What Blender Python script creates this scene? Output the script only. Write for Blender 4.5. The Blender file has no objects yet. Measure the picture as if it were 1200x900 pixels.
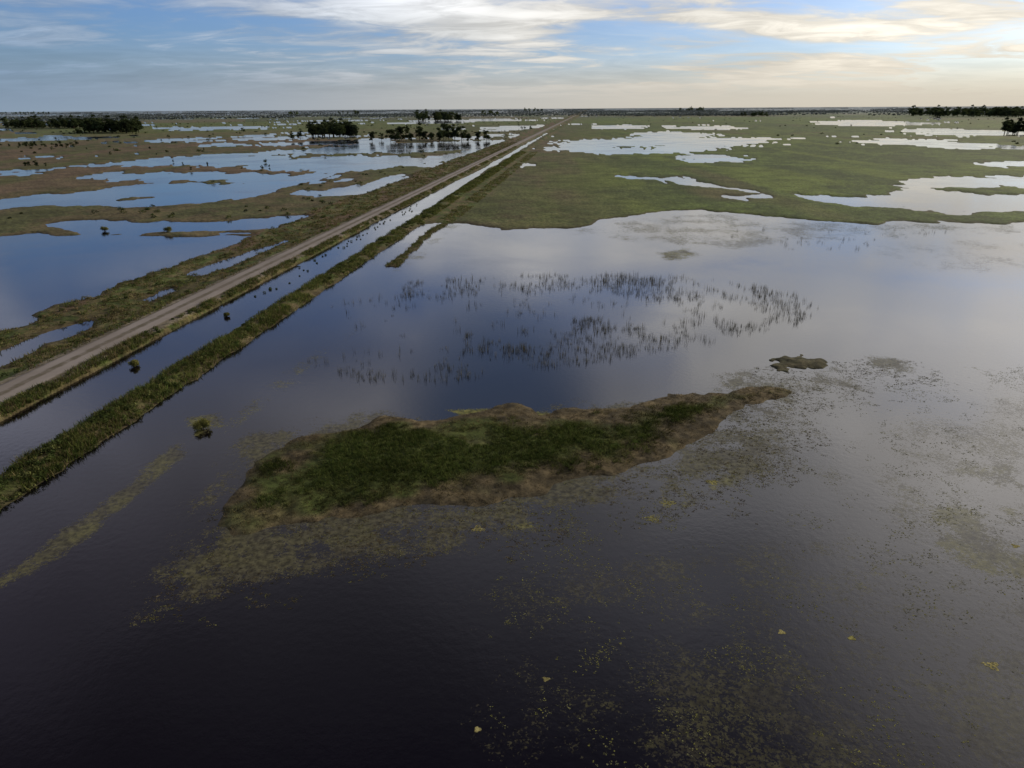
import bpy, math, numpy as np
from mathutils import Matrix, Vector, Euler
rng=np.random.default_rng(7)
sc=bpy.context.scene
sc.view_settings.view_transform='Standard'
try: sc.view_settings.look='None'
except: pass
sc.view_settings.exposure=0

# ------------------------------------------------------------------ survey: photo -> ground plan (metres, z=0)
H=40.0; TH=math.radians(22.0); ROLL=0.0058; F=800.0
def G(x,y):
    u=(x-600)/F; v=(y-450)/F
    u,v=u*math.cos(ROLL)-v*math.sin(ROLL), u*math.sin(ROLL)+v*math.cos(ROLL)
    t=H/max(math.sin(TH)+v*math.cos(TH),0.0025)
    return (u*t,(math.cos(TH)-v*math.sin(TH))*t)
def GP(pts): return np.array([G(*p) for p in pts])
K=0.110   # road heading: X grows 0.11 m per metre of Y

# ------------------------------------------------------------------ noise
def _h(xi,yi,s):
    n=(xi*374761393+yi*668265263+s*1442695041)&0xffffffff
    n=((n^(n>>13))*1274126177)&0xffffffff
    n=n^(n>>16)
    return n/4294967295.0
def vn(x,y,s=0):
    xf=np.floor(x); yf=np.floor(y); xi=xf.astype(np.int64); yi=yf.astype(np.int64)
    fx=x-xf; fy=y-yf; fx=fx*fx*(3-2*fx); fy=fy*fy*(3-2*fy)
    a=_h(xi,yi,s);b=_h(xi+1,yi,s);c=_h(xi,yi+1,s);d=_h(xi+1,yi+1,s)
    return (a+(b-a)*fx)*(1-fy)+(c+(d-c)*fx)*fy
def sm(a,b,x):
    t=np.clip((x-a)/(b-a),0,1); return t*t*(3-2*t)
def sdf(X,Y,P,margin=60):
    out=np.full(X.shape,-1e5)
    m=(X>P[:,0].min()-margin)&(X<P[:,0].max()+margin)&(Y>P[:,1].min()-margin)&(Y<P[:,1].max()+margin)
    if not m.any(): return out
    x=X[m];y=Y[m]; d=np.full(x.shape,1e18); ins=np.zeros(x.shape,bool)
    n=len(P)
    for i in range(n):
        ax,ay=P[i]; bx,by=P[(i+1)%n]
        ex=bx-ax; ey=by-ay; wx=x-ax; wy=y-ay
        t=np.clip((wx*ex+wy*ey)/(ex*ex+ey*ey+1e-9),0,1)
        d=np.minimum(d,(wx-ex*t)**2+(wy-ey*t)**2)
        c1=(ay<=y)!=(by<=y)
        if ey!=0: ins^=c1&(wx<(ex/ey)*wy)
    d=np.sqrt(d); out[m]=np.where(ins,d,-d)
    return out

# ------------------------------------------------------------------ ground plan polygons
MAIN=np.vstack([GP([(505,263),(545,262),(590,268),(660,266),(720,258),(770,252),(830,249),(900,254),(960,260),(1040,263),(1120,261),(1200,262),(1500,262),(2400,270)]),
   np.array([(700,-900),(-260,-900),(-74,-60)]), ])
MAIN=np.vstack([MAIN,np.array([(-66+K*60,60),(-66+K*250,250)])])
WATER=[GP(p) for p in [
 [(640,175),(660,165),(720,160),(775,153),(820,156),(850,161),(945,162),(900,167),(870,172),(800,180),(720,180),(650,179)],
 [(785,184),(830,181),(885,187),(830,190)],
 [(920,226),(980,232),(1015,229),(1050,212),(1100,208),(1210,206),(1500,204),(1500,255),(1200,252),(1120,251),(1060,242),(1000,240),(960,234)],
 [(735,207),(800,209),(850,217),(895,226),(850,223),(790,214)],
 [(820,228),(890,229),(870,233),(830,233)],
 [(955,166),(1050,163),(1130,167),(1220,171),(1150,175),(1060,170)],
 [(1020,153),(1100,151),(1190,155),(1220,159),(1120,160),(1060,157)],
 [(1155,190),(1230,188),(1230,195),(1180,195)],
 [(790,150),(850,148),(900,150),(850,152)],
 [(930,143),(1010,141),(1100,145),(1040,148),(980,147)],
 [(700,148),(735,146),(740,150),(700,152)],
 [(85,263),(200,258),(350,254),(345,264),(300,273),(100,275)],
 [(-400,300),(0,279),(60,276),(140,277),(290,277),(352,268),(365,272),(250,298),(170,325),(80,355),(0,388),(-300,500)],
 [(215,320),(280,298),(372,270),(362,286),(290,305),(230,323)],
 [(160,350),(200,338),(207,344),(170,355)],
 [(-60,245),(60,230),(150,222),(190,213),(110,208),(130,203),(250,202),(330,205),(402,207),(402,213),(330,222),(250,233),(180,240),(60,243),(0,243)],
 [(368,222),(400,215),(477,205),(472,212),(430,223),(385,229)],
 [(90,195),(170,188),(260,180),(350,176),(420,168),(500,167),(604,165),(600,175),(540,186),(485,197),(400,201),(330,199),(240,193),(160,196)],
 [(-20,201),(22,201),(20,205),(-20,205)],
 [(330,168),(400,166),(430,163),(460,166),(400,170)],
 [(60,160),(120,161),(70,164)],[(200,150),(300,148),(310,150),(220,152)],
 [(570,150),(640,146),(645,149),(590,153)],
 [(480,142),(590,139),(600,141),(520,144)],
 [(460,246),(500,240),(480,255),(440,262)],
]]
LAND=[GP(p) for p in [
 [(120,273.5),(330,269),(330,272),(120,277)],
 [(195,212),(262,210),(262,214),(200,216)],
 [(330,182),(440,178),(450,181),(350,186)],
 [(1130,222),(1240,218),(1240,230),(1160,229)],
 [(480,181),(540,176),(545,178),(490,184)],
 [(140,233),(200,228),(180,235)],
 [(690,172),(760,171),(750,174)],
]]
PUD=[GP(p) for p in [
 [(-60,445),(0,412),(50,392),(112,374),(105,386),(60,402),(0,436),(-60,470)],
 [(165,352),(200,339),(212,344),(180,355)],[(215,322),(280,299),(340,280),(330,290),(290,306),(230,325)]]]
ISLAND=GP([(312,530),(345,508),(410,495),(470,491),(520,492),(600,485),(700,481),(760,472),(830,464),(885,455),(925,459),(885,475),(840,493),(805,516),(750,545),(695,562),(620,580),(540,592),(470,600),(400,603),(345,612),(290,622),(262,614),(275,590),(290,558)])
ISLET=GP([(915,428),(950,422),(1000,423),(1028,428),(1010,431),(940,433)])

def field(X,Y):
    """signed shoreline field f (m, >0 = land) and height h"""
    D=np.sqrt(X*X+Y*Y)
    c=X-K*Y
    n=np.zeros(X.shape)
    for i,l in enumerate((1.3,4,12,40,130)):
        w=sm(l*5,l*9,D) if l>5 else 1.0
        n+= w*0.34*l*(vn(X/l,Y/l,i+1)-0.5)*2
    w=sm(220,480,D)
    n+=w*(20*(vn(X/11,Y/48,21)-.5)+16*(vn(X/4,Y/18,22)-.5))*(1+sm(400,900,D)*1.0)
    f=np.full(X.shape,60.0)
    rs=sm(-20,80,c)
    pan=vn(X/260+Y/900,Y/900,31)*0.5+vn(X/70,Y/330,32)*0.5
    far=sm(1400,2600,D)
    f=np.where(far>0,np.minimum(f,60+(np.clip(0.79+.10*rs-pan,-1,1)*500-20)*far),f)
    pan2=vn(X/60,Y/110,33)*0.6+vn(X/17,Y/25,34)*0.4
    near=sm(330,420,D)
    f=np.minimum(f,60+((0.86+.2*rs-pan2)*110-60)*near)
    for P in WATER: f=np.minimum(f,-sdf(X,Y,P))
    fm=sdf(X,Y,MAIN,200)
    f=np.minimum(f,-fm)
    for P in LAND: f=np.maximum(f,sdf(X,Y,P))
    isl=sdf(X,Y,ISLAND)+(vn(X/6,Y/6,25)-.5)*4; f=np.maximum(f,isl); ist=sdf(X,Y,ISLET)-1.1+(vn(X/2.2,Y/2.2,26)-.5)*3+(vn(X/.8,Y/.8,27)-.5)*2.5; f=np.maximum(f,ist)
    f=f+n
    n2=(vn(X/7,Y/7,41)-.5)*2.2+(vn(X/2,Y/2,42)-.5)*1.2
    outer=np.minimum(c+114,-96-c)
    f=np.maximum(f,outer*0.8+n2)
    for P in PUD: f=np.minimum(f,-sdf(X,Y,P)+n2*.9)
    verge=np.minimum(c+98,-80.6-c)
    canal=np.minimum(c+80.6,-68.3-c)
    dike=np.minimum(c+68.3,-61.9-c)+0.5*n2
    cz=(c>-80.6)&(c<-68.3)
    silt=sm(260,560,Y)*(2.6+4.5*vn(X/9,Y/45,45))+sm(900,1500,Y)*3
    f=np.where(cz,-canal*1.2+0.5*n2+silt,f)
    f=np.maximum(f,verge+0.3*n2)
    f=np.maximum(f,np.where(Y<900,dike,dike+1))
    rid=1.6-np.abs(c+53.5+ (vn(Y/40,Y*0,44)-.5)*3)
    f=np.maximum(f,np.where((Y>185),rid+n2*.6,-9))
    h=np.where(f>0,0.40*(1-np.exp(-np.maximum(f,0)/2.0)),1.0*(np.exp(np.minimum(f,0)/2.0)-1))
    rough=(vn(X/1.1,Y/1.1,51)-.5)*.18+(vn(X/5,Y/5,52)-.5)*.22
    h=h+np.where(f>0,1,0)*rough*sm(0,2.5,f)
    rb=sm(-93.5,-90.0,c)*(1-sm(-82.4,-80.4,c))
    h=h*(1-rb)+rb*0.95
    db=sm(0,2.2,dike); h=h+db*0.55
    return f,h,c,D,np.maximum(isl,-1e4)

def terrain_colour(X,Y,f,c,D,isl):
    def C(*a): return np.array(a)[None,:]
    a=vn(X/33,Y/60,61)*.4+vn(X/9,Y/12,62)*.3+vn(X/2.2,Y/2.2,63)*.3
    b=vn(X/120+3,Y/240,64)*.55+vn(X/25,Y/70,65)*.45
    q=vn(X/50,Y/200,66)*.5+vn(X/14,Y/60,67)*.5
    side=sm(-60,60,c)[:,None]
    A=sm(.40,.60,a)[:,None]
    left=C(.110,.092,.046)*(1-A)+C(.082,.086,.034)*A
    t=sm(.42,.65,b)[:,None]; left=left*(1-t)+C(.130,.096,.058)*t
    t=sm(.55,.72,q)[:,None]*.7; left=left*(1-t)+C(.080,.094,.030)*t
    right=C(.084,.122,.026)*(1-A)+C(.056,.082,.020)*A
    t=sm(.5,.75,b)[:,None]*.8; right=right*(1-t)+C(.108,.094,.040)*t
    t=sm(.48,.68,q)[:,None]*.8; right=right*(1-t)+C(.120,.160,.030)*t
    col=left*(1-side)+right*side
    u=(X*.94+Y*.34)/420; v=(-X*.34+Y*.94)/900
    cell=_h(np.floor(u).astype(np.int64),np.floor(v).astype(np.int64),71)
    far=sm(900,1800,D)[:,None]
    par=C(.11,.155,.045)*(cell<.5)[:,None]+C(.15,.135,.07)*((cell>=.5)&(cell<.7))[:,None]+C(.08,.11,.042)*(cell>=.7)[:,None]
    col=col*(1-far*.6)+par*far*.6
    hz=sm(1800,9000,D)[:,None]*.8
    col=col*(1-hz)+C(.20,.25,.30)*hz  # aerial haze painted into the far ground colour as pale blue-grey
    k=((c>-116)&(c<-50))
    g=vn(X/3,Y/3,72)*.6+vn(X/.9,Y/.9,73)*.4
    gg=sm(.4,.65,g)[:,None]
    corr=C(.120,.102,.045)*(1-gg)+C(.070,.090,.024)*gg
    m2=(sm(.5,.7,vn(X/6,Y/18,76))*(c<-93))[:,None]; corr=corr*(1-m2)+C(.125,.088,.052)*m2
    col=np.where((k&((c<-61)|(D<700)))[:,None],corr,col)
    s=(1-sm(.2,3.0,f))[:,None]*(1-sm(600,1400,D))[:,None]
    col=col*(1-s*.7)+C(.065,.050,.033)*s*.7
    ii=sm(-4,2,isl)*(D<200)
    e=sm(1.5,6.5,isl+(vn(X/3,Y/3,74)-.5)*8)[:,None]
    br=vn(X/1.4,Y/1.4,75)[:,None]
    ic=(C(.125,.098,.052)*br+C(.050,.043,.026)*(1-br))*(1-e)+(C(.045,.060,.016)*(1-a[:,None])+C(.080,.095,.026)*a[:,None])*e
    col=np.where((ii>.1)[:,None],ic,col)
    im=(sdf(X,Y,ISLET)>-4)[:,None]
    col=np.where(im,C(.085,.075,.040)*br+C(.040,.042,.020)*(1-br),col)
    rb=(np.abs(c+86.2)<4.6)
    col=np.where(rb[:,None],C(.16,.14,.10),col)
    return col

# ------------------------------------------------------------------ materials
def nt(name):
    m=bpy.data.materials.new(name); m.use_nodes=True; t=m.node_tree; t.nodes.clear(); return m,t
def N(t,ty,**kw):
    n=t.nodes.new(ty)
    for k,v in kw.items(): setattr(n,k,v)
    return n
def MA(t,op,a,b=None,c=None,clamp=False):
    n=t.nodes.new('ShaderNodeMath'); n.operation=op; n.use_clamp=clamp
    for i,x in enumerate((a,b,c)):
        if x is None: continue
        if isinstance(x,(int,float)): n.inputs[i].default_value=x
        else: t.links.new(x,n.inputs[i])
    return n.outputs[0]
def MR(t,x,a,b,c=0,d=1):
    n=t.nodes.new('ShaderNodeMapRange'); n.interpolation_type='SMOOTHSTEP'
    t.links.new(x,n.inputs[0])
    for i,v in enumerate((a,b,c,d)): n.inputs[i+1].default_value=v
    return n.outputs[0]
def MX(t,f,a,b,mode='MIX'):
    n=t.nodes.new('ShaderNodeMix'); n.data_type='RGBA'; n.blend_type=mode
    for i,x in ((0,f),(6,a),(7,b)):
        if isinstance(x,(int,float)): n.inputs[i].default_value=x
        elif isinstance(x,tuple): n.inputs[i].default_value=x if len(x)==4 else (*x,1)
        else: t.links.new(x,n.inputs[i])
    return n.outputs[2]
def noise(t,vec,scale,detail=4,rough=.6,dist=0):
    n=t.nodes.new('ShaderNodeTexNoise'); n.inputs['Scale'].default_value=scale
    n.inputs['Detail'].default_value=detail; n.inputs['Roughness'].default_value=rough; n.inputs['Distortion'].default_value=dist
    t.links.new(vec,n.inputs['Vector']); return n.outputs['Fac']

# terrain
m_ter,t=nt('terrain_soil_and_grass')
out=N(t,'ShaderNodeOutputMaterial'); bs=N(t,'ShaderNodeBsdfPrincipled'); t.links.new(bs.outputs[0],out.inputs[0])
at=N(t,'ShaderNodeAttribute',attribute_name='col'); geo=N(t,'ShaderNodeNewGeometry')
n1=noise(t,geo.outputs['Position'],.9,6,.7); n2_=noise(t,geo.outputs['Position'],.06,5,.65)
f1=MR(t,n1,.3,.7,.5,1.55); f2=MR(t,n2_,.3,.7,.7,1.3)
fac=MA(t,'MULTIPLY',f1,f2); cb=N(t,'ShaderNodeCombineColor')
for i in range(3): t.links.new(fac,cb.inputs[i])
t.links.new(MX(t,1.0,at.outputs['Color'],cb.outputs[0],'MULTIPLY'),bs.inputs['Base Color'])
bs.inputs['Roughness'].default_value=.95; bs.inputs['Specular IOR Level'].default_value=.1
bp=N(t,'ShaderNodeBump'); bp.inputs['Strength'].default_value=.6; bp.inputs['Distance'].default_value=.25
t.links.new(n1,bp.inputs['Height']); t.links.new(bp.outputs[0],bs.inputs['Normal'])

# water
m_wat,t=nt('flood_water')
out=N(t,'ShaderNodeOutputMaterial'); bs=N(t,'ShaderNodeBsdfPrincipled')
geo=N(t,'ShaderNodeNewGeometry'); P=geo.outputs['Position']
bs.inputs['Base Color'].default_value=(.004,.003,.005,1); bs.inputs['IOR'].default_value=1.55
rn=noise(t,P,.02,4,.6,.5)
t.links.new(MR(t,rn,.35,.65,.04,.14),bs.inputs['Roughness'])
bp=N(t,'ShaderNodeBump'); bp.inputs['Strength'].default_value=.4; bp.inputs['Distance'].default_value=.03
t.links.new(noise(t,P,1.2,4,.6),bp.inputs['Height']); t.links.new(bp.outputs[0],bs.inputs['Normal'])
al=N(t,'ShaderNodeAttribute',attribute_name='algae'); sp=N(t,'ShaderNodeSeparateColor'); t.links.new(al.outputs['Color'],sp.inputs[0])
na=noise(t,P,5.0,4,.7); nb=noise(t,P,.55,5,.7,.6)
vo=N(t,'ShaderNodeTexVoronoi'); vo.inputs['Scale'].default_value=2.8; t.links.new(P,vo.inputs['Vector'])
mixn=MA(t,'ADD',MA(t,'MULTIPLY',na,.90),MA(t,'MULTIPLY',nb,.42))
mixn=MA(t,'SUBTRACT',mixn,MA(t,'MULTIPLY',vo.outputs['Distance'],.22))
thr=MA(t,'SUBTRACT',.84,MA(t,'MULTIPLY',sp.outputs[0],.40))
msk=MR(t,MA(t,'SUBTRACT',mixn,thr),0,.06)
msk=MA(t,'MULTIPLY',msk,MR(t,sp.outputs[0],.02,.12),clamp=True)
nc=noise(t,P,1.6,4,.65); nd=noise(t,P,.15,4,.6)
lo=MX(t,MR(t,nc,.3,.7),(.036,.032,.020),(.15,.14,.085)); hi=MX(t,MR(t,nc,.3,.7),(.09,.09,.028),(.31,.30,.085))
yel=MA(t,'MULTIPLY',sp.outputs[1],MR(t,nd,.36,.6,.15,1.6),clamp=True)
ac=MX(t,yel,lo,hi)
ab=N(t,'ShaderNodeBsdfDiffuse'); t.links.new(ac,ab.inputs[0])
ms=N(t,'ShaderNodeMixShader'); t.links.new(MA(t,'MULTIPLY',msk,sp.outputs[2]),ms.inputs[0]); t.links.new(bs.outputs[0],ms.inputs[1]); t.links.new(ab.outputs[0],ms.inputs[2])
t.links.new(ms.outputs[0],out.inputs[0])

def veg(name,mul=1.0):
    m,t=nt(name)
    out=N(t,'ShaderNodeOutputMaterial'); d=N(t,'ShaderNodeBsdfDiffuse'); tr=N(t,'ShaderNodeBsdfTranslucent'); mx=N(t,'ShaderNodeMixShader'); mx.inputs[0].default_value=.35
    at=N(t,'ShaderNodeAttribute',attribute_name='col'); geo=N(t,'ShaderNodeNewGeometry')
    f=MR(t,noise(t,geo.outputs['Position'],1.5,2),.3,.7,.7*mul,1.3*mul); cb=N(t,'ShaderNodeCombineColor')
    for i in range(3): t.links.new(f,cb.inputs[i])
    c=MX(t,1.0,at.outputs['Color'],cb.outputs[0],'MULTIPLY')
    t.links.new(c,d.inputs[0]); t.links.new(c,tr.inputs[0]); t.links.new(d.outputs[0],mx.inputs[1]); t.links.new(tr.outputs[0],mx.inputs[2]); t.links.new(mx.outputs[0],out.inputs[0])
    return m
m_veg=veg('leaves_and_grass')

# ------------------------------------------------------------------ mesh helper
def make(name,V,Fa,k,mat,col=None,attr='col',smooth=False,link=True):
    me=bpy.data.meshes.new(name); V=np.asarray(V,np.float32); Fa=np.asarray(Fa,np.int32)
    me.vertices.add(len(V)); me.vertices.foreach_set('co',V.ravel())
    me.loops.add(Fa.size); me.loops.foreach_set('vertex_index',Fa.ravel())
    nf=Fa.size//k; me.polygons.add(nf)
    me.polygons.foreach_set('loop_start',np.arange(nf,dtype=np.int32)*k)
    if smooth: me.polygons.foreach_set('use_smooth',np.ones(nf,bool))
    me.update(calc_edges=True)
    if col is not None:
        a=me.color_attributes.new(attr,'FLOAT_COLOR','POINT')
        c4=np.ones((len(V),4),np.float32); c4[:,:3]=col; a.data.foreach_set('color',c4.ravel())
    me.materials.append(mat)
    if not link: return me
    o=bpy.data.objects.new(name,me); sc.collection.objects.link(o); return o

def polar(naz,nr_step,rmin):
    dense=np.linspace(-44,44,naz); coarse=np.concatenate([np.arange(45,316,3.0)])
    az=np.radians(np.concatenate([dense,coarse]))
    amax=math.degrees(math.atan(H/rmin))
    an=np.arange(amax,.6,-nr_step); r=H/np.tan(np.radians(an)); r=np.concatenate([r,np.geomspace(r[-1]*1.02,45000,60)])
    A,R=np.meshgrid(az,r); X=(R*np.sin(A)).ravel(); Y=(R*np.cos(A)).ravel()
    n=len(az); m=len(r); i=np.arange(m-1)[:,None]*n; j=np.arange(n)[None,:]; j2=(j+1)%n
    Fa=np.stack([i+j,i+n+j,i+n+j2,i+j2],-1).reshape(-1,4)[:, ::-1]
    return X,Y,Fa,n
X,Y,Fa,n=polar(1150,.075,20)
f,h,c,D,isl=field(X,Y)
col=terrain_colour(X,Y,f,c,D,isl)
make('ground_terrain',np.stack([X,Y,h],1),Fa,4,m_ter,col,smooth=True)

ALG=[ # polygon, density, yellow, opacity, feather(m), patchiness
 (GP([(-80,745),(0,672),(60,628),(140,572),(195,522),(215,515),(225,530),(150,594),(80,648),(0,692),(-80,770)]),1.25,.38,.55,1.3,.25),
 (GP([(290,510),(420,488),(600,478),(760,465),(830,450),(900,425),(1050,420),(1075,436),(980,480),(910,535),(830,580),(750,602),(600,628),(450,648),(330,668),(260,715),(190,715),(185,680),(225,630),(245,590)]),.88,.12,.65,5.0,.9),
 (GP([(225,625),(300,600),(380,600),(380,640),(300,660),(240,700),(190,710),(190,660)]),.80,.20,.42,4.0,1),
 (GP([(480,618),(560,606),(640,598),(760,580),(860,550),(870,575),(740,612),(600,630),(510,634)]),.78,.5,.6,3.0,1),
 (GP([(780,500),(860,480),(900,440),(1000,425),(1080,430),(960,480),(900,540),(800,570)]),.88,.18,.70,4.0,.7),
 (GP([(560,690),(760,640),(900,600),(1050,500),(1200,420),(1500,430),(1500,1100),(620,1100),(640,850),(690,760)]),.70,.22,.36,12.0,.5),
 (GP([(800,850),(900,760),(1000,700),(1300,600),(1500,1100),(800,1100)]),.80,.22,.30,12.0,.5),
 (GP([(960,640),(1060,600),(1120,550),(1260,530),(1260,690),(1120,700),(1060,740),(980,700)]),.92,.50,.45,8.0,.8),
 (GP([(640,268),(720,258),(830,250),(960,260),(1200,262),(1200,275),(1000,280),(860,292),(760,285),(680,275)]),.70,.15,.6,8.0,.6),
 (GP([(1000,285),(1100,280),(1250,285),(1250,330),(1100,320)]),.6,.1,.4,10.0,.6),
 (GP([(765,294),(800,291),(832,298),(815,306),(775,306)]),1.0,.45,.8,4.0,.3),
 (GP([(520,480),(570,477),(660,484),(640,490),(540,488)]),1.1,.7,.8,1.0,.3),
 (GP([(240,500),(330,440),(420,380),(430,388),(340,455),(262,512)]),.62,.4,.6,3.0,.8),
 (GP([(440,330),(520,262),(540,264),(500,300),(460,335)]),.6,.3,.7,3.0,.8),
 (GP([(215,490),(262,480),(268,500),(225,515)]),1.0,.5,.7,1.2,.3),
]
X,Y,Fa,n=polar(560,.15,.5)
den=np.zeros((len(X),3)); DD=np.sqrt(X*X+Y*Y)
den[:,0]=.22*(DD<700)*(vn(X/30,Y/30,83)>.4); den[:,2]=.4
m_=vn(X/9,Y/9,81)*.45+vn(X/3.1,Y/3.1,82)*.35+vn(X/1.2,Y/1.2,84)*.2
mod0=.45+1.05*sm(.25,.75,m_)
for Pp,d,y,o,fe,pt in ALG:
    mod=1+(mod0-1)*pt
    s=sm(-fe,fe,sdf(X,Y,Pp)+(m_-.5)*fe*1.5)*mod
    dd=s*d; up=dd>den[:,0]
    den[up,0]=dd[up]; den[up,1]=(y*np.clip(s,0,1))[up]; den[up,2]=o
make('flood_water',np.stack([X,Y,np.zeros_like(X)],1),Fa,4,m_wat,den,'algae')

# ------------------------------------------------------------------ dirt road
m_road,t=nt('gravel_track')
out=N(t,'ShaderNodeOutputMaterial'); bs=N(t,'ShaderNodeBsdfPrincipled'); t.links.new(bs.outputs[0],out.inputs[0])
uv=N(t,'ShaderNodeAttribute',attribute_name='col'); s_=N(t,'ShaderNodeSeparateColor'); t.links.new(uv.outputs['Color'],s_.inputs[0])
geo=N(t,'ShaderNodeNewGeometry'); nn=noise(t,geo.outputs['Position'],.5,6,.7); nl=noise(t,geo.outputs['Position'],.08,4)
tr=MR(t,MA(t,'ADD',s_.outputs[0],MA(t,'MULTIPLY',MA(t,'SUBTRACT',nn,.5),.9)),.3,.8)
cc=MX(t,tr,(.11,.095,.06),(.28,.25,.22)); cc=MX(t,MR(t,nl,.4,.65,0,.5),cc,(.18,.155,.125))
t.links.new(cc,bs.inputs['Base Color']); bs.inputs['Roughness'].default_value=.9; bs.inputs['Specular IOR Level'].default_value=.15
ys=np.concatenate([np.arange(-150,800,4.0),np.geomspace(804,42000,120)])
prof=[(-3.6,-.15,.0),(-3.1,.0,.35),(-2.2,.05,.95),(-1.4,.03,1.),(-.5,.07,.45),(.3,.07,.4),(1.2,.03,1.),(2.1,.05,.95),(3.0,.0,.35),(3.6,-.15,.0)]
V=[];C=[]
for y in ys:
    j=.35*math.sin(y/37.)+.25*math.sin(y/11.3)
    for k_,(dx,dz,w) in enumerate(prof):
        e=j*.3 if k_ in(0,9) else 0
        V.append((-86.2+K*y+dx+e*2,y,1.02+dz)); C.append((w,w,w))
np_=len(prof); Fr=[(i*np_+j,i*np_+j+1,(i+1)*np_+j+1,(i+1)*np_+j) for i in range(len(ys)-1) for j in range(np_-1)]
make('dirt_road',V,Fr,4,m_road,np.array(C),smooth=True)

# ------------------------------------------------------------------ grass blades / leaf clouds
def blades(px,py,pz,nb,hgt,wid,spread,cols,lean=.35,tip=1.0):
    n=len(px)*nb
    idx=np.repeat(np.arange(len(px)),nb)
    bx=px[idx]+rng.normal(0,spread,n); by=py[idx]+rng.normal(0,spread,n); bz=pz[idx]-.05
    hh=hgt[idx]*rng.uniform(.55,1.1,n); a=rng.uniform(0,6.28,n); w=wid*rng.uniform(.6,1.3,n)
    lx=rng.normal(0,lean,n)*hh; ly=rng.normal(0,lean,n)*hh
    V=np.empty((n,3,3)); V[:,0]=np.stack([bx-np.cos(a)*w,by-np.sin(a)*w,bz],1); V[:,1]=np.stack([bx+np.cos(a)*w,by+np.sin(a)*w,bz],1)
    V[:,2]=np.stack([bx+lx,by+ly,bz+hh],1)
    c=cols[idx]*rng.uniform(.6,1.4,(n,1)); c=np.repeat(c[:,None],3,1); c[:,:2]*=.75
    return V.reshape(-1,3),c.reshape(-1,3)
def leaves(cx,cy,cz,rx,rz,nl,size,cols,shell=.55):
    n=len(cx)*nl; idx=np.repeat(np.arange(len(cx)),nl)
    d=rng.normal(size=(n,3)); d/=np.linalg.norm(d,axis=1)[:,None]; r=rng.uniform(shell,1.05,n)[:,None]
    d[:,2]=np.where(d[:,2]<-.3,-d[:,2],d[:,2])
    lump=1+.25*np.sin(d[:,0]*5+idx)*np.cos(d[:,1]*4+idx*2)
    p=d*r*lump[:,None]; p[:,0]*=rx[idx];p[:,1]*=rx[idx];p[:,2]*=rz[idx]
    p+=np.stack([cx[idx],cy[idx],cz[idx]],1)
    a=rng.normal(size=(n,3)); a/=np.linalg.norm(a,axis=1)[:,None]; b=np.cross(a,d); b/=np.linalg.norm(b,axis=1)[:,None]+1e-6
    s=(size*rng.uniform(.6,1.4,n))[:,None]
    V=np.stack([p-a*s,p+b*s*.9,p+a*s],1)
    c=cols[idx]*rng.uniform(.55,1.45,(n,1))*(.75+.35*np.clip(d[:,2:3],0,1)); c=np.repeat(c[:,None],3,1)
    return V.reshape(-1,3),c.reshape(-1,3)
def rosettes(cx,cy,r,nl,size,cols):
    n=len(cx)*nl; idx=np.repeat(np.arange(len(cx)),nl)
    a=rng.uniform(0,6.28,n); q=np.sqrt(rng.uniform(0,1,n))*r[idx]*(1+.4*np.sin(a*3+idx))
    x=cx[idx]+np.cos(a)*q; y=cy[idx]+np.sin(a)*q*.8; s=size*rng.uniform(.5,1.4,n); b=rng.uniform(0,6.28,n)
    T=[]
    for k in range(3):
        w=b+k*2.094; T.append(np.stack([x+np.cos(w)*s,y+np.sin(w)*s,rng.uniform(.008,.02,n)],1))
    V=np.stack(T,1); c=cols[idx]*rng.uniform(.6,1.4,(n,1))
    return V.reshape(-1,3),np.repeat(c[:,None],3,1).reshape(-1,3)
def tri(name,parts,mat=m_veg):
    V=np.concatenate([p[0] for p in parts]); C=np.concatenate([p[1] for p in parts])
    return make(name,V,np.arange(len(V)),3,mat,C)
def pick(cands,n):
    w=rng.integers(0,len(cands),n); return np.array(cands)[w]*rng.uniform(.8,1.2,(n,1))
GREEN=[(.092,.125,.030),(.115,.138,.036),(.15,.158,.046),(.078,.100,.028)]
DRY=[(.20,.17,.075),(.17,.13,.065),(.13,.125,.055)]

x0,y0=ISLAND.min(0)-3; x1,y1=ISLAND.max(0)+3
n=65000; px=rng.uniform(x0,x1,n); py=rng.uniform(y0,y1,n)
f,h,c,D,isl=field(px,py); ok=(f>.15)&(isl>-3); px,py,h,isl,f=px[ok],py[ok],h[ok],isl[ok],f[ok]
g=vn(px/4,py/4,91)*.6+vn(px/1.3,py/1.3,92)*.4
e=sm(1.5,6.5,isl+(g-.5)*9); keep=rng.uniform(size=len(px))<(.20+.75*e)*sm(.22,.5,g+.15); px,py,h,e,g=px[keep],py[keep],h[keep],e[keep],g[keep]
cols=pick([(.072,.102,.026),(.09,.115,.028),(.12,.135,.040),(.05,.072,.02)],len(px))*e[:,None]+pick([(.19,.15,.075),(.12,.098,.052)],len(px))*(1-e[:,None])
cols*=(.65+.7*vn(px/7,py/7,97))[:,None]
tri('island_grass',[blades(px,py,h,5,.15+.40*e*g+.05,.045,.16,cols,.5)])

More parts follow.
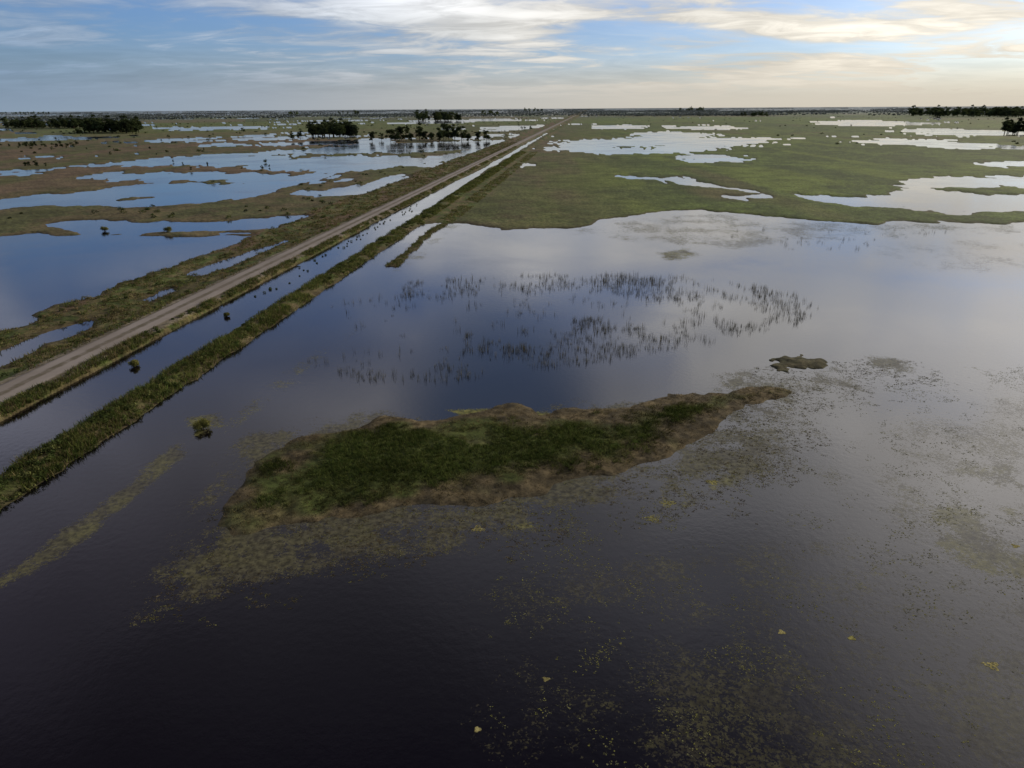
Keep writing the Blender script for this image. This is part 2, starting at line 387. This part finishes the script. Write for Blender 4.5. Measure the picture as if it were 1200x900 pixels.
def strip(c0,c1,y0,y1,n,nb,hg,wd,pal,fmin=.1,lean=.4,sp=.25):
    yy=y0+(y1-y0)*rng.uniform(size=n)**1.6; cc=rng.uniform(c0,c1,n); xx=cc+K*yy
    f,h,c,D,_=field(xx,yy); ok=f>fmin; xx,yy,h=xx[ok],yy[ok],h[ok]
    g=vn(xx/3,yy/5,93); ok=rng.uniform(size=len(xx))<sm(.2,.5,g); xx,yy,h,g=xx[ok],yy[ok],h[ok],g[ok]
    cols=pick(pal,len(xx))*(.7+.6*vn(xx/4,yy/9,98))[:,None]; return blades(xx,yy,h,nb,np.full(len(xx),hg)*(.5+g),wd,sp,cols,lean)
tri('dike_grass',[strip(-69,-61.3,40,700,22000,5,.7,.07,GREEN+DRY[:1])])
tri('roadside_grass',[strip(-83,-80,60,800,9000,5,.7,.07,GREEN+DRY),strip(-116,-89.8,60,900,24000,5,.5,.08,GREEN+DRY+DRY),strip(-57,-50,180,700,5000,5,.6,.08,GREEN+DRY)])
def clumps(c0,c1,y0,y1,n,r0,r1,nl,pal,lump=.5,size=.16):
    yy=y0+(y1-y0)*rng.uniform(size=n)**1.5; cc=rng.uniform(c0,c1,n); xx=cc+K*yy
    f,h,c,D,_=field(xx,yy); g=vn(xx/6,yy/10,94); ok=(f>.2)&(g>lump-.1); xx,yy,h=xx[ok],yy[ok],h[ok]
    r=rng.uniform(r0,r1,len(xx)); return leaves(xx,yy,h+r*.15,r,r*rng.uniform(.5,.9,len(xx)),nl,size,pick(pal,len(xx)))
SH=[(.07,.092,.028),(.09,.108,.034),(.12,.13,.045),(.05,.07,.022)]
tri('dike_shrubs',[clumps(-67.8,-62.4,45,650,1100,.35,1.0,70,SH)])
tri('roadside_shrubs',[clumps(-82.8,-80.8,60,700,420,.3,.8,60,SH),clumps(-114,-91,60,1000,1000,.35,1.0,60,SH[3:]+SH+DRY),clumps(-260,-114,260,1400,500,.6,1.8,60,SH[:2]+[(.05,.06,.03)],.55,.3)])
tri('meadow_shrubs',[clumps(-1400,-120,700,3500,700,1.2,3.2,40,[(.05,.06,.025),(.065,.08,.035)],.5,.8),clumps(60,1800,800,4000,420,1.,2.6,40,[(.055,.065,.025),(.07,.085,.035)],.5,.8)])

# floating weed rosettes
WZ=GP([(600,660),(760,620),(900,560),(1050,480),(1200,430),(1400,440),(1500,1100),(560,1100),(600,850),(690,760)])
n=80000; a=WZ.min(0);b=WZ.max(0); px=rng.uniform(a[0],b[0],n); py=rng.uniform(a[1],b[1],n)
g=vn(px/6,py/6,101)*.30+vn(px/2.0,py/2.0,102)*.35+vn(px/.8,py/.8,103)*.35
ok=(sdf(px,py,WZ)+(g-.5)*40>0)&(rng.uniform(size=n)<sm(.48,.76,g)); px,py=px[ok],py[ok]
wd=[rosettes(px,py,rng.uniform(.04,.26,len(px))*rng.uniform(.3,1,len(px)),5,.045,pick([(.20,.20,.10),(.25,.25,.11),(.16,.16,.10),(.28,.28,.08)],len(px)))]
sx_=np.array([G(*p) for p in [(1162,780),(640,796),(560,855),(916,741),(998,748),(765,608),(835,565),(782,590),(1190,640),(560,620)]])
wd.append(rosettes(sx_[:,0],sx_[:,1],np.array([.5,.2,.2,.25,.25,.9,.6,.8,.3,.6]),160,.07,pick([(.36,.34,.12),(.42,.38,.16)],len(sx_))))
WB=GP([(180,720),(230,620),(300,600),(600,590),(760,560),(860,500),(900,430),(1060,420),(1100,436),(980,500),(890,570),(740,625),(560,650),(400,670),(260,735)])
n=18000; a=WB.min(0);b=WB.max(0); px=rng.uniform(a[0],b[0],n); py=rng.uniform(a[1],b[1],n)
g=vn(px/5,py/5,105)*.5+vn(px/1.5,py/1.5,106)*.5
f,_,_,_,_=field(px,py)
ok=(f<0)&(sdf(px,py,WB)+(g-.5)*12>0)&(rng.uniform(size=n)<sm(.35,.65,g)); px,py=px[ok],py[ok]
wd.append(rosettes(px,py,rng.uniform(.1,.5,len(px)),9,.06,pick([(.11,.09,.055),(.16,.14,.085),(.08,.07,.04),(.17,.17,.065)],len(px))))
tri('floating_weed',wd)

# reeds
RE=[(GP([(468,345),(480,334),(560,328),(640,322),(730,322),(770,330),(700,338),(600,342),(520,352)]),440),
 (GP([(700,325),(800,326),(870,336),(940,350),(945,362),(900,384),(860,388),(830,370),(800,352),(740,345)]),580),
 (GP([(560,420),(600,400),(680,395),(760,388),(830,376),(885,380),(820,397),(740,410),(640,427),(600,430)]),400),
 (GP([(400,430),(445,445),(480,430),(560,425),(600,428),(520,440),(460,448)]),90),
 (GP([(540,415),(560,395),(620,388),(600,408)]),80),
 (GP([(340,400),(420,350),(500,345),(700,350),(800,360),(700,390),(560,400),(480,440),(400,430)]),130),
 (GP([(670,380),(720,373),(800,378),(700,388)]),120),
 (GP([(920,290),(930,280),(1030,282),(1010,292)]),40),
 (GP([(860,268),(1100,268),(1100,278),(860,280)]),30)]
rx=[];ry=[]
for Pp,n in RE:
    a=Pp.min(0);b=Pp.max(0); got=0
    while got<n:
        qx=rng.uniform(a[0],b[0],400);qy=rng.uniform(a[1],b[1],400); g=vn(qx/3,qy/6,95)*.6+vn(qx/9,qy/9,96)*.4
        ok=(sdf(qx,qy,Pp)>-3)&(rng.uniform(size=400)<sm(.32,.62,g))
        qx=qx[ok][:n-got];qy=qy[ok][:n-got]; rx+=list(qx);ry+=list(qy);got+=len(qx)
rx=np.array(rx);ry=np.array(ry); n=len(rx)
tri('reeds',[blades(rx,ry,np.zeros(n)-.05,6,rng.uniform(.5,1.7,n),.028,.20,pick([(.10,.10,.075),(.13,.12,.085),(.07,.07,.05)],n),.10)])

yy=rng.uniform(150,330,46); xx=-76+rng.normal(0,1.2,46)+K*yy; r=rng.uniform(.2,.5,46)
tri('canal_plants',[leaves(xx,yy,r*.2,r,r*.8,60,.12,pick([(.06,.08,.025)],46))])

def bush(x,y,r):
    gx,gy=G(x,y); nb=9; a=rng.uniform(0,6.28,nb)
    cx=np.cos(a)*r*.45; cy=np.sin(a)*r*.45; cz=r*.25+rng.uniform(0,.6,nb)*r; rr=np.full(nb,r*.58)
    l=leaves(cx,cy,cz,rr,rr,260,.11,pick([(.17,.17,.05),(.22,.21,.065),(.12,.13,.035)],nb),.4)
    s=blades(np.zeros(8),np.zeros(8),np.zeros(8)-.1,3,np.full(8,r*1.2),.04,.15,pick([(.06,.045,.03)],8),.4)
    o=tri('bush',[l,s]); o.location=(gx,gy,0)
bush(237,503,1.1); bush(157,429,.85); bush(266,371,.6); bush(123,271,1.3); bush(197,273,1.6)

# ------------------------------------------------------------------ trees
def limb(p0,p1,r0,r1,k=6):
    p0=np.array(p0,float);p1=np.array(p1,float);d=p1-p0;d/=np.linalg.norm(d); a=np.cross(d,[.3,.9,.1]);a/=np.linalg.norm(a);b=np.cross(d,a)
    T=[]
    for i in range(k):
        q=[2*math.pi*j/k for j in (i,i+1)]
        A=[p0+(a*math.cos(w)+b*math.sin(w))*r0 for w in q]; B=[p1+(a*math.cos(w)+b*math.sin(w))*r1 for w in q]
        T+=[A[0],A[1],B[1],A[0],B[1],B[0]]
    return np.array(T)
def tree_geo(ht,cr):
    T=[limb((0,0,-.3),(0,0,ht*.45),ht*.022,ht*.015),limb((0,0,ht*.45),(ht*.02,0,ht*.8),ht*.015,ht*.006)]
    bx=[];by=[];bz=[];br=[]
    nb=rng.integers(13,17)
    for i in range(nb):
        a=rng.uniform(0,6.28); z=ht*rng.uniform(.17,.88); q=cr*rng.uniform(.2,.75)*(1.15-.7*abs(z/ht-.5))
        e=(math.cos(a)*q,math.sin(a)*q,z); T.append(limb((0,0,z*.72),e,ht*.008,ht*.003,4))
        bx.append(e[0]);by.append(e[1]);bz.append(z);br.append(cr*rng.uniform(.30,.52))
    br=np.array(br); pal=[(.045,.060,.026),(.055,.070,.028),(.04,.052,.026)][rng.choice(3)]
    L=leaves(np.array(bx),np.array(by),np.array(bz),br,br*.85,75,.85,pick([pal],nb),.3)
    TV=np.concatenate(T); return (TV,np.tile([.07,.055,.04],(len(TV),1))),L
tm=[]
for i,(ht,cr) in enumerate([(17,6),(14,5.5),(20,6.5),(11,5),(16,7)]):
    tr,L=tree_geo(ht,cr); tm.append((np.concatenate([tr[0],L[0]]),np.concatenate([tr[1],L[1]])))
tmesh=[make('tree_mesh',V,np.arange(len(V)),3,m_veg,C,link=False) for V,C in tm]
for x,y,s in [(436,166,.7),(447,165,.55),(458,166,.8),(463,166,.9),(470,165,1),(476,165,.9),(483,166,.75),(492,165,.95),(498,165,.8),(505,165,.85),(515,166,1.0),(520,164,1.15),(526,165,1.0),(533,165,.95),(541,165,1.0),(549,166,.8),(560,165,.7),(570,165,.75),(477,152,.5),(352,163,.6),(343,165,.5),(285,155,.5)]:
    gx,gy=G(x,y); o=bpy.data.objects.new('tree',tmesh[rng.integers(0,5)]); sc.collection.objects.link(o)
    o.location=(gx,gy,.2); o.scale=(s*1.2,s*1.2,s*rng.uniform(1.05,1.3)); o.rotation_euler=(0,0,rng.uniform(0,6))
def grove(name,items):
    Vs=[];Cs=[]
    for x0,x1,yb,n,dy,s in items:
        for i in range(n):
            gx,gy=G(rng.uniform(x0,x1),yb-rng.uniform(0,dy)); V,C=tm[rng.integers(0,5)]; k=s*rng.uniform(.65,1.15); a=rng.uniform(0,6.28)
            R=np.array([[math.cos(a),-math.sin(a),0],[math.sin(a),math.cos(a),0],[0,0,1]])
            Vs.append(V@R.T*k*np.array([1.1,1.1,.95])+np.array([gx,gy,0])); Cs.append(C*rng.uniform(.7,1.3)*(1+sm(1000,5000,gy)))  # farther trees get a paler colour, standing in for distance haze
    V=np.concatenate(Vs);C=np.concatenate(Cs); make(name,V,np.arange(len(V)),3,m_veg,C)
grove('tree_grove',[(362,416,161,34,2.5,1.35)])
grove('tree_grove',[(104,166,157,42,3,1.6),(84,104,157.5,7,1,.6)])
grove('tree_grove',[(4,104,151,70,2,1.5)])
grove('tree_grove',[(490,540,142,36,1.2,1.9)])
grove('tree_grove',[(1176,1215,158,20,2,1.15)])
grove('tree_grove',[(1068,1235,136.5,90,1.5,2.1),(1096,1200,137.5,40,1,2.0)])
grove('shrub_thicket',[(20,95,173,18,4,.32),(200,330,200,10,10,.16),(30,60,196,5,2,.3),(0,300,186,14,25,.22)])
grove('tree_grove',[(868,902,137,12,1,1.3),(796,824,130.5,18,.6,2.4),(332,350,135.5,8,.6,1.8),(560,584,136,12,.8,1.9),(612,640,130.8,10,.6,2.3),(392,420,134.5,10,.6,2.0),(610,622,152,3,1,.5),(0,60,134,30,.7,1.9)])
cx=[];cy=[];cr=[]
for i in range(230):
    d=3500*math.exp(rng.uniform(0,1.6)); a=math.radians(rng.uniform(-50,50)); L=rng.uniform(60,900); k=int(L/20)+2; dirx=math.radians(rng.uniform(-20,20))
    for j in range(k):
        q=j*20-L/2; cx.append(d*math.sin(a)+q*math.cos(dirx)); cy.append(d*math.cos(a)+q*math.sin(dirx)); cr.append(rng.uniform(6,13)*(1+d/18000))
cx=np.array(cx);cy=np.array(cy);cr=np.array(cr)
tri('distant_treeline',[leaves(cx,cy,cr*.45,cr*1.1,cr*.7,26,3.5,pick([(.10,.12,.11),(.13,.15,.15)],len(cx)),.2)])  # leaf colours lightened to grey: haze is put into the tree colour

# ------------------------------------------------------------------ sky, sun, camera
SAZ=math.radians(52); SEL=math.radians(20)
w=bpy.data.worlds.new('World'); sc.world=w; w.use_nodes=True; t=w.node_tree; t.nodes.clear()
out=N(t,'ShaderNodeOutputWorld'); bg=N(t,'ShaderNodeBackground'); bg.inputs[1].default_value=.1; t.links.new(bg.outputs[0],out.inputs[0])
sky=N(t,'ShaderNodeTexSky'); sky.sky_type='NISHITA'; sky.sun_disc=False; sky.sun_elevation=SEL; sky.sun_rotation=SAZ
tc=N(t,'ShaderNodeTexCoord'); dr=tc.outputs['Generated']; sx=N(t,'ShaderNodeSeparateXYZ'); t.links.new(dr,sx.inputs[0])
z=MA(t,'MAXIMUM',sx.outputs[2],0.0)
def dot(v):
    n=N(t,'ShaderNodeVectorMath',operation='DOT_PRODUCT'); t.links.new(dr,n.inputs[0]); n.inputs[1].default_value=v; return n.outputs['Value']
sd=(math.sin(SAZ)*math.cos(SEL),math.cos(SAZ)*math.cos(SEL),math.sin(SEL))
s=MR(t,dot(sd),.0,1.0)
def ramp(st):
    r=N(t,'ShaderNodeValToRGB'); cr_=r.color_ramp
    while len(cr_.elements)<len(st): cr_.elements.new(.5)
    for e,(p,c_) in zip(cr_.elements,st): e.position=p; e.color=(*c_,1)
    t.links.new(z,r.inputs[0]); return r.outputs[0]
rl=ramp([(0,(.25,.33,.43)),(.04,(.22,.31,.44)),(.10,(.30,.39,.52)),(.16,(.40,.46,.59)),(.24,(.60,.63,.76)),(.36,(.53,.53,.65)),(.5,(.23,.21,.28)),(.68,(.025,.02,.035))])
rr=ramp([(0,(.62,.56,.46)),(.04,(.68,.62,.52)),(.10,(.78,.73,.64)),(.16,(.84,.81,.77)),(.25,(1.0,.98,.97)),(.45,(1.0,.98,1.0)),(.60,(.58,.58,.66)),(.78,(.07,.07,.11))])
rrb=MX(t,1.0,rr,(1.10,1.10,1.09),'MULTIPLY')
base=MX(t,s,rl,rrb)
dz=MA(t,'ADD',z,.10); px=MA(t,'DIVIDE',sx.outputs[0],dz); py=MA(t,'DIVIDE',sx.outputs[1],dz)
cv=N(t,'ShaderNodeCombineXYZ'); t.links.new(px,cv.inputs[0]); t.links.new(py,cv.inputs[1])
mp=N(t,'ShaderNodeMapping'); mp.inputs['Rotation'].default_value=(0,0,math.radians(24)); mp.inputs['Scale'].default_value=(.6,.95,1); t.links.new(cv.outputs[0],mp.inputs[0])
c1=noise(t,mp.outputs[0],.85,6,.52,.5); c2=noise(t,cv.outputs[0],.45,4,.5,.3); c3=noise(t,mp.outputs[0],3.2,6,.62,.8)
cl=MR(t,MA(t,'ADD',c1,MA(t,'MULTIPLY',MA(t,'SUBTRACT',c3,.5),.35)),.40,.58)
cov=MA(t,'ADD',MA(t,'MULTIPLY',cl,.80),MA(t,'MULTIPLY',s,.30),clamp=True)
cov=MA(t,'MAXIMUM',cov,MR(t,z,.0,.10,1,0))
cov=MA(t,'MAXIMUM',cov,MR(t,z,.2,.45,.0,.95))
blue=MX(t,1.0,sky.outputs[0],(.50,.74,1.30),'MULTIPLY')
hzf=MR(t,z,.0,.08)   # clouds flatten into haze at the horizon
b1=MA(t,'ADD',MA(t,'MULTIPLY',MA(t,'SUBTRACT',MR(t,c1,.35,.68,.76,1.26),1.0),hzf),1.0)
b2=MA(t,'ADD',MA(t,'MULTIPLY',MA(t,'SUBTRACT',MR(t,c2,.3,.7,.76,1.24),1.0),hzf),1.0)
b3=MA(t,'ADD',MA(t,'MULTIPLY',MA(t,'SUBTRACT',MR(t,c3,.35,.65,.84,1.16),1.0),hzf),1.0)
bright=MA(t,'MULTIPLY',MA(t,'MULTIPLY',MA(t,'MULTIPLY',b1,b2),b3),10)
cb=N(t,'ShaderNodeCombineColor')
for i in range(3): t.links.new(bright,cb.inputs[i])
cloud=MX(t,1.0,base,cb.outputs[0],'MULTIPLY')
skyc=MX(t,cov,blue,cloud)
e=math.radians(23.5); hd=(math.sin(math.radians(-1))*math.cos(e),math.cos(e),math.sin(e))
ho=MA(t,'ADD',dot(hd),MA(t,'MULTIPLY',MA(t,'SUBTRACT',c1,.5),.03))
hole=MR(t,ho,.984,.9978,0,.85)
skyc=MX(t,hole,skyc,(1.0,1.9,4.0))
# veiled glow of the sun behind thin cloud
GA=math.radians(54); GE=math.radians(26)
gl=MR(t,MA(t,'ADD',dot((math.sin(GA)*math.cos(GE),math.cos(GA)*math.cos(GE),math.sin(GE))),MA(t,'MULTIPLY',MA(t,'SUBTRACT',c1,.5),.10)),.865,1.0)
gc=MX(t,gl,(0,0,0),(8.5,7.8,7.0))
skyc=MX(t,1.0,skyc,gc,'ADD')
t.links.new(skyc,bg.inputs[0])
su=bpy.data.lights.new('sun','SUN'); su.energy=3.2; su.angle=math.radians(4); su.color=(1,.87,.69)
so=bpy.data.objects.new('sun',su); sc.collection.objects.link(so); so.rotation_euler=Vector(sd).to_track_quat('Z','Y').to_euler()
cam=bpy.data.cameras.new('camera'); cam.lens=24; cam.sensor_width=36; cam.clip_end=100000; cam.clip_start=.5
co=bpy.data.objects.new('camera',cam); sc.collection.objects.link(co)
co.matrix_world=Matrix.Translation((0,0,H))@Euler((math.radians(68),0,0)).to_matrix().to_4x4()@Matrix.Rotation(-ROLL,4,'Z')
sc.camera=co
